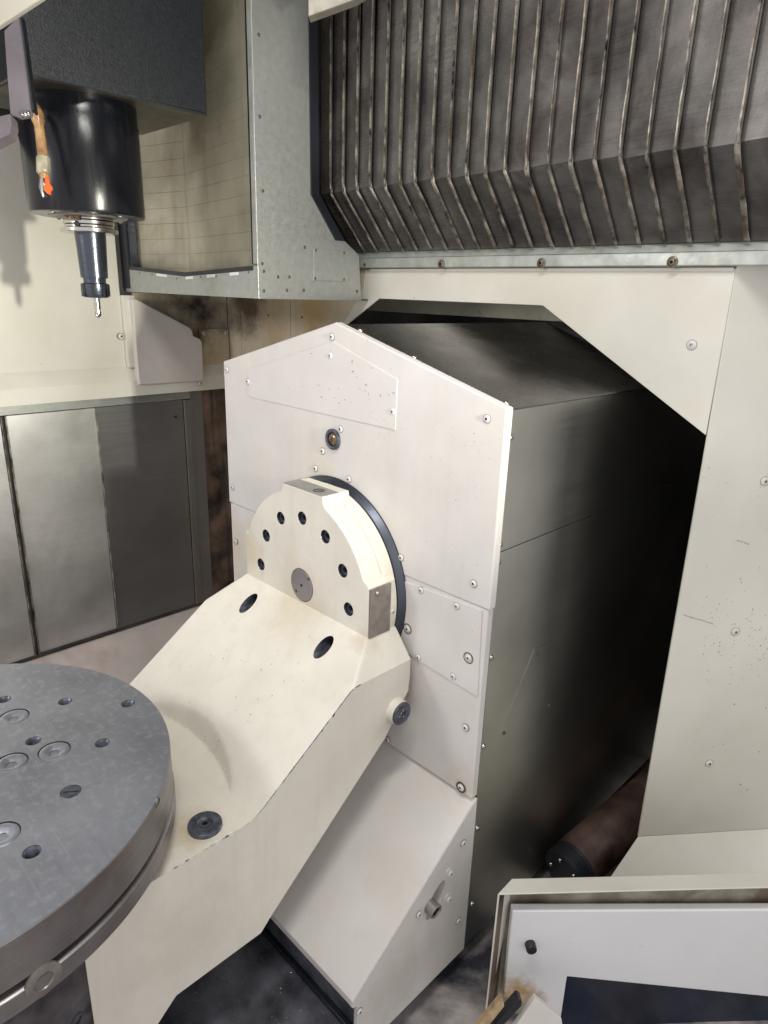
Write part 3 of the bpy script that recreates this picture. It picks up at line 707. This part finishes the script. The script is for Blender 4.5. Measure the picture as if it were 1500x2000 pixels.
# =================================================================== SLATTED SLIDING COVER
BL = thing('slatted_cover', 'dark oily telescopic steel cover with many vertical slats bent at the bottom', 'sliding cover', (.1, .26, .23))
YU, ZF, YB_, ZBt = .257, .342, YR - .004, .2305
xs = [-.352 + .0405 * k for k in range(32)]
for k in range(len(xs) - 1):
    xa, xb = xs[k] + rnd.uniform(-.001, .001), xs[k + 1]
    j = rnd.uniform(-.0015, .0015); dz = rnd.uniform(-.002, .002)
    t0, t1 = .000 + j, .0085 + j     # each slat leans a little, its right edge over the next
    b = bmesh.new()
    Pf = lambda x, off: [Vector((x, YU - off, .95)), Vector((x, YU - off, ZF + dz)), Vector((x, YB_ - off * .7, ZBt))]
    a = Pf(xa, t0); c = Pf(xb + .003, t1)
    av = [b.verts.new(v) for v in a]; cv = [b.verts.new(v) for v in c]
    bk_a = [b.verts.new(v + Vector((0, .002, .001))) for v in a]; bk_c = [b.verts.new(v + Vector((0, .002, .001))) for v in c]
    for i in (0, 1):
        b.faces.new((av[i], cv[i], cv[i + 1], av[i + 1])); b.faces.new((bk_a[i], bk_a[i + 1], bk_c[i + 1], bk_c[i]))
        b.faces.new((cv[i], bk_c[i], bk_c[i + 1], cv[i + 1])); b.faces.new((av[i], av[i + 1], bk_a[i + 1], bk_a[i]))
    b.faces.new((av[2], cv[2], bk_c[2], bk_a[2]))
    s = put('slat', b, M_BELL, BL)
    # worn lip, slightly wavy
    b = bmesh.new(); n = 26; rows = []; lw = rnd.uniform(.0022, .0036)
    for i in range(n + 1):
        t = i / n
        if t < .72: u = t / .72; p = Vector((xb, YU - t1 - .0012, .95 + (ZF + dz - .95) * u))
        else: u = (t - .72) / .28; p = Vector((xb, (YU - t1) + (YB_ - YU + .3 * t1) * u - .0012, ZF + dz + (ZBt - ZF - dz) * u - .001))
        wv = rnd.uniform(-.0008, .0008); wd = lw if t < .72 else lw * 2.3
        rows.append([b.verts.new(p + Vector((dx + wv, dy, -dy * .5 if t > .72 else 0))) for dx, dy in ((-wd * .5, .002), (-wd * .35, -.0012), (wd * .35, -.0012), (wd * .55, .003))])
    for i in range(n):
        for q in range(3): b.faces.new((rows[i][q], rows[i][q + 1], rows[i + 1][q + 1], rows[i + 1][q]))
    put('slat_lip', b, M_LIP, s, smooth=60)

put('cover_backing', prism([(-.40, YU + .006, .99), (-.40, YU + .006, ZF), (-.40, YB_ + .003, ZBt + .001), (-.40, YB_ + .004, .99)], (1.5, 0, 0)), M_DARK, BL)  # added dark sheet that stops light leaking between the slats

# =================================================================== COLUMN COVER (galvanised corner box)
XB, YC = -.30, .055
CC = thing('column_cover', 'grey galvanised column cover with cut-out corner and shuttered window', 'machine cover', (XB, YC, .125))
cp = [on(*q, 'x', XB) for q in [(505, 583), (705, 590), (700, 497), (672, 468), (655, 468), (607, 380)]]
cp = [(YC, .1245), (.3345, .1245), (.3245, .222), (.283, .2475), (.255, .2475), (.188, .329), (.180, .98), (YC, .98)]
put('side_sheet', prism([(XB, y, z) for y, z in cp], (-.003, 0, 0)), M_GALV, CC, bevel=.0008, label='galvanised side sheet with rivet-like screws')
gk = [(.188, .329), (.255, .2475), (.281, .2475), (.2100, .3340), (.2070, .60), (.203, .98), (.180, .98)]
put('gasket', prism([(XB + .0015, y, z) for y, z in gk], (-.020, 0, 0)), M_RUBBER, CC, bevel=.001)
for q in [(512, 515), (515, 530), (543, 541), (565, 541), (515, 568), (560, 567), (593, 567), (697, 569), (595, 483), (513, 373), (507, 228), (505, 68)]:
    screw(S_DARK, on(*q, 'x', XB), (1, 0, 0), CC)
hp = [on(*q, 'x', XB) for q in [(612, 484), (673, 490), (676, 550), (612, 548)]]
hc = put('small_hatch', prism([Vector((XB + .0002, p.y, p.z)) for p in hp], (.0014, 0, 0)), M_GALV, CC, bevel=.0004)
for q in [(617, 489), (672, 494), (616, 544), (672, 546)]:
    put('hatch_screw', S_DARK, None, hc, frame(on(*q, 'x', XB + .0016), (1, 0, 0)) @ Matrix.Diagonal((.8, .8, .8, 1)))
# front side with V-shaped sill
XL_ = -.895
xf = lambda px, py: (on(px, py, 'y', YC).x, on(px, py, 'y', YC).z)
v0 = (-.873, .190); v1 = (on(360, 532, 'y', YC).x, on(360, 532, 'y', YC).z); v2 = (-.316, .187)
put('sill_sheet', prism([(XL_, YC, .1275), (XB - .001, YC, .1245), (XB - .001, YC, .187), (v2[0], YC, v2[1]), (v1[0], YC, v1[1]), (v0[0], YC, v0[1]), (XL_, YC, .19)], (0, .004, 0)), M_GALV, CC, bevel=.0008, label='grey sill sheet with a shallow V-shaped upper edge')
put('window_post', box(-.316, -.302, YC, YC + .022, .190, .98), M_GALVP, CC, bevel=.001)
put('window_gasket', box(-.326, -.3165, YC + .004, YC + .02, .190, .98), M_RUBBER, CC)
put('window_post', box(-.895, -.866, YC - .002, YC + .03, .135, .98), M_RUBBER, CC, label='black post at the left of the window')
put('window_gasket', box(-.865, -.855, YC + .002, YC + .02, .190, .98), M_HOLDER, CC)
for (a, c) in ((v0, v1), (v1, v2)):
    av_, cv_ = Vector((a[0], YC - .0005, a[1])), Vector((c[0], YC - .0005, c[1]))
    put('sill_gasket', prism([av_, cv_, cv_ + Vector((0, 0, -.009)), av_ + Vector((0, 0, -.009))], (0, .010, 0)), M_RUBBER, CC)
    n = 4 if a is v0 else 6
    for k in range(n):
        if k % 2 == 1 or (a is v0 and k == 0): continue
        s0 = av_.lerp(cv_, (k + .15) / n) + Vector((0, -.0010, -.0095)); s1 = av_.lerp(cv_, (k + .85) / n) + Vector((0, -.0010, -.0095))
        put('sill_tab', prism([s0, s1, s1 + Vector((0, 0, -.006)), s0 + Vector((0, 0, -.006))], (0, .001, 0)), M_WTAB, CC)
for q in [(272, 533), (297, 536), (318, 540), (345, 544), (366, 543), (392, 541), (422, 539), (452, 535), (485, 532)]:
    put('sill_screw', S_DARK, None, CC, frame(on(*q, 'y', YC - .0005), (0, -1, 0)) @ Matrix.Diagonal((.6, .6, .6, 1)))
# shutter slats
for k in range(20):
    z0 = .150 + k * .0345
    o = put('shutter_slat', prism([(-.685, YC + .0685, z0), (-.685, YC + .0675, z0 + .0338), (-.685, YC + .0690, z0 + .0345), (-.685, YC + .0715, z0)], (.384, -.050, 0)), M_SLAT, CC, bevel=.0004)
    put('shutter_slat', prism([(-.905, YC + .020, z0), (-.905, YC + .019, z0 + .0338), (-.905, YC + .021, z0 + .0345), (-.905, YC + .0235, z0)], (.219, .0485, 0)), M_SLAT, CC, bevel=.0004)
put('underside', box(XL_, XB - .003, YC + .004, YR - .002, .1255, .1285), M_DARK, CC)

# =================================================================== SPINDLE HEAD
SX, SY = -.496, -.188
SP = thing('spindle_head', 'black glossy round spindle head under a dark textured box', 'spindle', (SX, SY, .262))
zb_ = .448
put('head_box', prism([(-.375, -.322, zb_), (-.375, .003, zb_ + .004), (-.64, .003, zb_ + .004), (-.64, -.322, zb_)], (0, 0, .6)), M_BOX, SP, bevel=.0025)
put('box_underside', prism([(-.379, -.318, zb_ - .0012), (-.379, .0, zb_ - .0012), (-.636, .0, zb_ - .0012), (-.636, -.318, zb_ - .0012)], (0, 0, .001)), M_UNDER, SP)
put('box_edge_highlight', box(-.3765, -.373, -.3235, .001, zb_ - .0005, zb_ + .0025), M_HOLDER, SP)  # lighter metal strip stands in for the highlight on this edge
MS = Matrix.Translation((SX, SY, 0))
put('head_cylinder', lathe([(.1000, .4475), (.1000, .418), (.1015, .415), (.1015, .268), (.1000, .2632), (.092, .2620), (.060, .2620)], 128, MS), M_BLACKG, SP, smooth=35)
put('nose_ring', lathe([(.0700, .2622), (.0680, .2600), (.0560, .2595), (.050, .262)], 64, MS, caps=False), M_PADD, SP, smooth=35)
for a in (20, 110, 200, 290): screw(S_STEEL, (SX + .080 * math.cos(R(a)), SY + .080 * math.sin(R(a)), .2620), (0, 0, -1), SP)
TH = thing('tool_holder', 'blued steel tool holder with polished flange clamped in the spindle', 'tool holder', (SX, SY, .085))
put('holder_flange', lathe([(.0430, .262), (.0430, .2560), (.0450, .2535), (.0450, .2480), (.0425, .2460), (.0425, .2430), (.0505, .2405), (.0505, .2345), (.0490, .2330), (.030, .2320)], 80, MS), M_CHROME, TH, smooth=35)
put('flange_key', box(SX + .012, SX + .036, SY - .048, SY - .03, .2520, .2640), M_BRASS, TH, bevel=.001)
put('coolant_bore', lathe([(.0050, 0), (.0050, .0012), (.001, .0012)], 16, frame((SX + .0285, SY - .0345, .2465), (.636, -.77, 0))), M_DSOCK, TH)
put('holder_shank', lathe([(.0278, .2340), (.0275, .2250), (.0246, .1560), (.0246, .1535), (.0205, .1530), (.0205, .1440), (.0215, .1435), (.0215, .140)], 64, MS), M_HOLDER, TH, smooth=35)
nut = put('collet_nut', lathe([(.0238, .1438), (.0250, .1425), (.0250, .1245), (.0225, .1180), (.0100, .1165)], 48, MS), M_HOLDER, TH, smooth=30)
for k in range(8):
    a = k * math.pi / 4 + .2; c, s = math.cos(a), math.sin(a)
    put('nut_slot', prism([MS @ Vector((.0252 * c - .003 * s, .0252 * s + .003 * c, .1195)), MS @ Vector((.0252 * c + .003 * s, .0252 * s - .003 * c, .1195)), MS @ Vector((.0252 * c + .003 * s, .0252 * s - .003 * c, .1420)), MS @ Vector((.0252 * c - .003 * s, .0252 * s + .003 * c, .1420))], (.0008 * c, .0008 * s, 0)), M_DSOCK, nut)
# end mill with flutes
EM = thing('end_mill', 'small bright end mill with spiral flutes in the tool holder', 'cutting tool', (SX, SY, .080))
put('mill_shank', lathe([(.0060, .1180), (.0060, .1010)], 32, MS), M_CHROME, EM, smooth=40)
b = bmesh.new(); n = 40; rings = []
for i in range(n + 1):
    t = i / n; z = .1012 - t * .021; tw = t * 3.2; ring = []
    for k in range(24):
        a = 2 * math.pi * k / 24; rr = .0060 * (1 - .45 * max(0, math.cos(2 * (a))) ** 1.5 * min(1, t * 3)); 
        if t > .8: rr *= 1 - (t - .8) * 3.2
        ring.append(b.verts.new((SX + rr * math.cos(a + tw), SY + rr * math.sin(a + tw), z)))
    rings.append(ring)
for i in range(n):
    for k in range(24): b.faces.new((rings[i][k], rings[i][(k + 1) % 24], rings[i + 1][(k + 1) % 24], rings[i + 1][k]))
b.faces.new(rings[-1])
put('mill_flutes', b, M_CHROME, EM, smooth=40)

# coolant nozzle ----------------------------------------------------------
NZ = thing('coolant_nozzle', 'amber coolant hose with an orange valve lever beside the black spindle', 'hose', tuple(deep(88, 380, 1.09)))
def tube(pts, rads, seg=20):
    b = bmesh.new(); rings = []
    for i, (p, r) in enumerate(zip(pts, rads)):
        t = (pts[min(i + 1, len(pts) - 1)] - pts[max(i - 1, 0)]).normalized(); F = frame(p, t)
        rings.append([b.verts.new(F @ Vector((r * math.cos(2 * math.pi * k / seg), r * math.sin(2 * math.pi * k / seg), 0))) for k in range(seg)])
    for i in range(len(rings) - 1):
        for k in range(seg): b.faces.new((rings[i][k], rings[i][(k + 1) % seg], rings[i + 1][(k + 1) % seg], rings[i + 1][k]))
    b.faces.new(rings[0][::-1]); b.faces.new(rings[-1]); return b
d0 = 1.09
hp = [deep(66, 205, d0 + .01), deep(68, 212, d0), deep(72, 224, d0), deep(75, 236, d0), deep(76, 246, d0), deep(80, 275, d0), deep(84, 306, d0)]
put('hose', tube(hp, [.006, .009, .0108, .0098, .0075, .0078, .0080]), M_HOSE, NZ, smooth=50)
put('hose_nut', tube([deep(83, 306, d0), deep(84, 309, d0), deep(85, 336, d0), deep(86, 341, d0)], [.0085, .0108, .0108, .0085], 8), M_HNUT, NZ, bevel=.0006)
put('hose_collar', tube([deep(86, 341, d0), deep(87, 352, d0)], [.0072, .0068]), M_HOSE, NZ, smooth=50)
put('valve_body', tube([deep(84, 346, d0), deep(86, 366, d0), deep(89, 386, d0)], [.0055, .0075, .0048]), M_CHROME, NZ, smooth=50)
put('valve_tip', tube([deep(88, 376, d0), deep(91, 388, d0)], [.0062, .0042]), M_RUBBER, NZ, smooth=50)
f0 = d0 - .009
lev = [(87, 344), (94, 345), (96, 358), (101, 364), (101, 369), (97, 372), (98, 379), (92, 378), (86, 371), (85, 362), (88, 356)]
put('valve_lever', prism([deep(x, y, f0) for x, y in lev], AZ * .005), M_ORANGE, NZ, bevel=.001)
# bracket plate that holds the nozzle
NB = thing('nozzle_bracket', 'flat grey bracket plate hanging left of the spindle', 'bracket', tuple(deep(40, 225, .96)))
put('bracket_plate', prism([deep(x, y, .96) for x, y in [(8, 60), (38, 30), (48, 90), (62, 215), (60, 226), (38, 230), (20, 222), (12, 120)]], AZ * .006), M_PURPLE, NB, bevel=.0008)
put('bracket_foot', prism([deep(x, y, .955) for x, y in [(-40, 235), (20, 222), (22, 240), (18, 262), (-40, 290)]], AZ * .02), M_PURPLE, NB, bevel=.001)
put('bracket_edge', prism([deep(x, y, .958) for x, y in [(38, 30), (41, 30), (66, 214), (62, 216)]], AZ * .012), M_RUBBER, NB)
for q in [(54, 222), (48, 224)]: screw(S_STEEL, deep(*q, .9595), -AZ, NB)

# =================================================================== LEFT WALL
XW = -.90
LW = thing('left_wall', 'bright cream left wall panel behind the spindle with a ledge below', 'wall', (XW, -.2, -.14))
def xwall(pts, x=XW, th_=.004): return prism([(x, y, z) for y, z in pts], (-th_, 0, 0))
put('wall_panel', xwall([(-1.2, -.0655), (.0405, -.0655), (.0405, .45), (-1.2, .45)]), M_WALL, LW, bevel=.001, label='flat bright panel that catches the shadow of the spindle')
put('wall_ledge', prism([(XW + .0006, -1.2, -.0650), (XW + .022, -1.2, -.100), (XW + .026, -1.2, -.139), (XW - .006, -1.2, -.139), (XW - .006, -1.2, -.0665)], (0, 1.2 + YR - .001, 0)), M_WALL, LW, bevel=.0005)
put('wall_return', xwall([(.041, -.066), (.075, -.066), (.075, .118), (.041, .118)], XW + .012, .016), M_WALL, LW, bevel=.002)
put('upper_panel', xwall([(-1.2, .452), (.30, .452), (.30, 1.1), (-1.2, 1.1)], XW, .004), M_DARK, LW)
put('wall_panel', xwall([(.076, -.066), (YR - .001, -.066), (YR - .001, .40), (.076, .40)], XW - .004), M_TAN, LW, label='stained panel with painted shade in the corner under the column cover')
q = [on(*t, 'x', XW + .002) for t in [(388, 643), (470, 641), (471, 755), (397, 755)]]
put('corner_cover', prism([Vector((XW + .004, p.y if p.y < YR - .003 else YR - .003, p.z)) for p in q], (-.006, 0, 0)), M_TAN, LW, bevel=.001)
screw(S_WALL, on(237, 657, 'x', XW + .0125), (1, 0, 0), LW); 
for t in [(398, 651), (464, 650)]:
    p = on(*t, 'x', XW + .005); p.y = min(p.y, YR - .012); screw(S_PAINT, p, (1, 0, 0), LW)
p = on(391, 749, 'x', XW + .027); screw(S_PAINT, p, (1, 0, 0), LW)
put('wall_backing', box(-1.02, -.9085, -1.25, .42, -1.1, 1.04), M_DARK, LW)  # added dark block that stops outside light showing through the wall gaps
BP = thing('bracket_cover', 'cream sheet-metal cover with stepped sloping top in the rear left corner', 'machine cover', (-.87, .15, -.11))
bp = [on(*t, 'x', -.870) for t in [(258, 584), (266, 584), (371, 640), (375, 645), (378, 656), (391, 662), (395, 668), (398, 740), (397, 744), (272, 752)]]
put('cover_sheet', prism([Vector((-.870, p.y, p.z)) for p in bp], (-.024, 0, 0)), M_DULLPAINT, BP, bevel=.0025)
# =================================================================== STEEL SLIDING COVER (left)
LC = thing('steel_wall_cover', 'brushed steel sliding cover of three sheets in the left wall', 'sliding cover', (XW, -.1, -.81))
zt, zbm = -.142, -.812
put('cover_frame', xwall([(-1.2, zt), (.262, zt), (.262, zt - .022), (-1.2, zt - .022)], XW - .002), M_GALV, LC, bevel=.0006, label='top frame strip')
put('cover_sheet', xwall([(-.27, zt - .024), (-.052, zt - .024), (-.054, zbm), (-.27, zbm)], XW - .004), M_DOORST, LC, bevel=.001, label='middle brushed sheet')
put('cover_sheet', xwall([(-.70, zt - .023), (-.281, zt - .023), (-.281, zbm), (-.70, zbm)], XW - .001), M_DOORST, LC, bevel=.001, label='left brushed sheet')
put('cover_sheet', xwall([(-.0505, zt - .023), (.198, zt - .023), (.198, zbm), (-.0505, zbm)], XW - .001), M_DOORDK, LC, bevel=.0006, label='dull grey right sheet')
put('sheet_edge', box(XW - .004, XW + .003, -.0530, -.0508, zbm, zt - .024), M_LIP, LC, bevel=.0008)
put('sheet_edge', box(XW - .004, XW + .003, -.2800, -.2780, zbm, zt - .024), M_LIP, LC, bevel=.0008)
put('sheet_edge', box(XW - .004, XW + .002, -.2705, -.2665, zbm, zt - .024), M_LIP, LC, bevel=.0008)
put('guide_strip', box(XW - .004, XW + .002, .199, .2025, zbm, zt - .024), M_CHROME, LC)
put('guide_strip', box(XW - .004, XW + .003, .2035, .2225, zbm, zt - .024), M_DOORDK, LC, bevel=.001)
put('guide_strip', box(XW - .004, XW + .000, .2235, .262, zbm, zt), M_DOORDK, LC, bevel=.001)
put('dirt_recess', xwall([(.263, zt), (YR, zt), (YR, -1.0), (.263, -1.0)], XW - .004), M_RUST, LC)
put('rusty_strip', prism([(XW + .03, YR - .002, zt), (XW + .055, YR - .002, zt - .01), (XW + .055, YR - .002, -.95), (XW + .03, YR - .002, -.95)], (0, -.004, 0)), M_RUST, LC)
put('latch_hole', box(XW - .002, XW + .0012, .170, .177, -.214, -.209), M_DSOCK, LC)
put('bottom_gap', box(XW - .006, XW + .002, -1.2, YR, zbm - .008, zbm - .0005), M_DARK, LC)
# sloping floor under it
o = put('left_floor_slope', prism([(XW - .004, -1.2, zbm - .009), (-.40, -1.2, -1.02), (-.40, YR, -1.02), (XW - .004, YR, zbm - .009)], (0, 0, -.004)), mat('stained_slope_paint', (.60, .53, .50), .5, var=.1, var_scale=5, stain=(.34, .21, .15), stain_amt=.6, stain_scale=5, bump=.03), None)
o['kind'] = 'structure'

# =================================================================== FLOOR + TRAY
def grid_floor(name, x0, x1, y0, y1, z, m_, n=60, amp=.004):
    from mathutils import noise as nz
    b = bmesh.new(); g = [[b.verts.new((x0 + (x1 - x0) * i / n, y0 + (y1 - y0) * j / n, z + amp * nz.noise(Vector((x0 + (x1 - x0) * i / n, y0 + (y1 - y0) * j / n, 0)) * 9))) for j in range(n + 1)] for i in range(n + 1)]
    for i in range(n):
        for j in range(n): b.faces.new((g[i][j], g[i + 1][j], g[i + 1][j + 1], g[i][j + 1])).smooth = True
    o = put(name, b, m_, None); o['kind'] = 'structure'; return o
grid_floor('floor', -1.2, 1.6, -1.6, 1.3, -1.03, M_FLOOR, 90)
TY = thing('chip_tray', 'dark oily metal chip tray in front of the base', 'tray', (0, -.6, -.95))
put('tray_bottom', box(-.42, .344, -1.3, -.2485, -.955, -.940), M_NAVY, TY, bevel=.002)
put('tray_edge', box(-.42, .3445, -.2550, -.2465, -.9395, -.9300), M_HOLDER, TY, bevel=.001)
bb = bmesh.new()
for k in range(260):
    x, y = rnd.uniform(-.05, .33), rnd.uniform(-.75, -.26); a = rnd.uniform(0, 3.1); l, w = rnd.uniform(.0006, .0024), rnd.uniform(.0003, .0008)
    if k == 0: l, w = .006, .0022; x, y = .262, -.345
    c, s = math.cos(a), math.sin(a); h = .9385
    vs = [(x - l * c, y - l * s, -h), (x + w * s, y - w * c, -h + l * .3), (x + l * c, y + l * s, -h), (x - w * s, y + w * c, -h + w)]
    bb.faces.new([bb.verts.new(v) for v in vs])
o = put('metal_chips', bb, M_CHIPS, None); o['kind'] = 'stuff'; o['label'] = 'tiny bright metal chips scattered on the dark tray'; o['category'] = 'chips'

# =================================================================== DOOR (bottom right)
DP = R(48); du = Vector((math.cos(DP), math.sin(DP), 0)); dnn = Vector((du.y, -du.x, 0))
C0 = deep(972, 1745, 1.02)
def dpt(px, py, off=0.): return onp(px, py, C0 + dnn * off, dnn)
DR = thing('side_door', 'cool white panel with dark window in a deep cream frame at lower right', 'door', tuple(dpt(1200, 2100)))
TP, LE = -dnn * .10, -dnn * .10
# frame: top hood (slopes back), left edge plate
a, c = dpt(972, 1746), dpt(1560, 1731)
a2, c2 = onp(1000, 1716, a - dnn * .035, dnn), onp(1560, 1703, a - dnn * .035, dnn)
b = bmesh.new()
add_prism(b, [a, c, c2, a2], (0, 0, -.003)); put('frame_top', b, M_WALL, DR, bevel=.0012)
e = dpt(956, 1975)
dn_ = Vector((0, 0, -.30))
b = prism([a, a + dn_, a + dn_ - dnn * .035 + du * .02, Vector((a2.x, a2.y, a2.z))], du * .003)
put('frame_edge', b, M_WALL, DR, bevel=.0008)
# recess behind: back sheet and left inner sheet
rb = -.030
b = bmesh.new()
q = [dpt(978, 1746, rb), dpt(1600, 1722, rb), dpt(1600, 1860, rb), dpt(975, 1990, rb)]
o = put('frame_recess', prism([C0 + du * .024 + dnn * rb + Vector((0, 0, -.014)), C0 + du * .60 + dnn * rb + Vector((0, 0, -.036)), C0 + du * .60 + dnn * rb + Vector((0, 0, -.30)), C0 + du * .024 + dnn * rb + Vector((0, 0, -.30))], -dnn * .003), M_DRECESS, DR)
put('recess_side', prism([C0 + du * .0035 + Vector((0, 0, -.004)), C0 + du * .0245 + dnn * rb + Vector((0, 0, -.012)), C0 + du * .0245 + dnn * rb + Vector((0, 0, -.3)), C0 + du * .0035 + Vector((0, 0, -.3))], du * .002), M_RUST, DR)
# inner white leaf
leaf = [(1001, 1779), (1600, 1777), (1600, 1957), (1108, 1908), (1096, 1988), (1086, 1985), (1046, 1952), (1041, 1966), (984, 1948)]
put('door_leaf', prism([dpt(x, y, -.008) for x, y in leaf], -dnn * .014), M_DOORW, DR, bevel=.0022, label='cool white sheet with rust-stained lower corner')
put('window_pane', prism([dpt(x, y, -.012) for x, y in [(1100, 1900), (1600, 1945), (1600, 2150), (1080, 2150)]], -dnn * .004), M_GLASS, DR)
kp = dpt(1035, 1843, -.008)
put('rubber_bumper', lathe([(.0085, -.001), (.0085, .011), (.0078, .0125), (.001, .0128)], 32, frame(kp, dnn)), M_RUBBER, DR, smooth=35)
# bars at the door foot
BR = thing('door_track', 'rusty tan and black track bars at the foot of the door', 'track', tuple(deep(975, 2020, 1.02)))
def bar(name, pts, m_, th_=.012): put(name, prism([deep(x, y, 1.0) for x, y in pts], AZ * th_), m_, BR, bevel=.001)
bar('tan_bar', [(928, 2010), (979, 1949), (984, 1957), (985, 1966), (950, 2010)], M_TANB)
bar('black_bar', [(958, 2012), (1012, 1951), (1020, 1956), (1018, 1966), (975, 2012)], M_RUBBER, .02)
bar('cream_bar', [(1000, 2014), (1045, 1950), (1097, 1990), (1100, 2014)], M_DULLPAINT, .012)

o = put('ceiling', box(-1.3, 1.9, -.62, 1.4, 1.05, 1.07), M_DARKPAINT, None); o['kind'] = 'structure'  # unseen partial roof added to cut the light from above
# =================================================================== upper corner pieces
AH = Vector((AZ.x, AZ.y, 0)).normalized()
def hang(pts, d, th_):     # sheet that hangs from the ceiling, its lower edge through the given points
    lo_ = [deep(x, y, d) for x, y in pts]
    return prism(lo_ + [Vector((lo_[-1].x, lo_[-1].y, 1.049)), Vector((lo_[0].x, lo_[0].y, 1.049))], AH * th_)
o = put('lamp_hood', hang([(150, -50), (75, 2), (0, 51), (-90, 105)], .62, .006), M_HOOD, None, bevel=.001)
o['label'] = 'cream painted corner of a hood at the top left'; o['category'] = 'hood'
o = put('cover_block', hang([(602, 32), (655, 13), (695, -2), (760, -40)], 1.12, .03), M_HOOD, None, bevel=.002)
o['label'] = 'stained cream block above the column cover at the top'; o['category'] = 'cover'
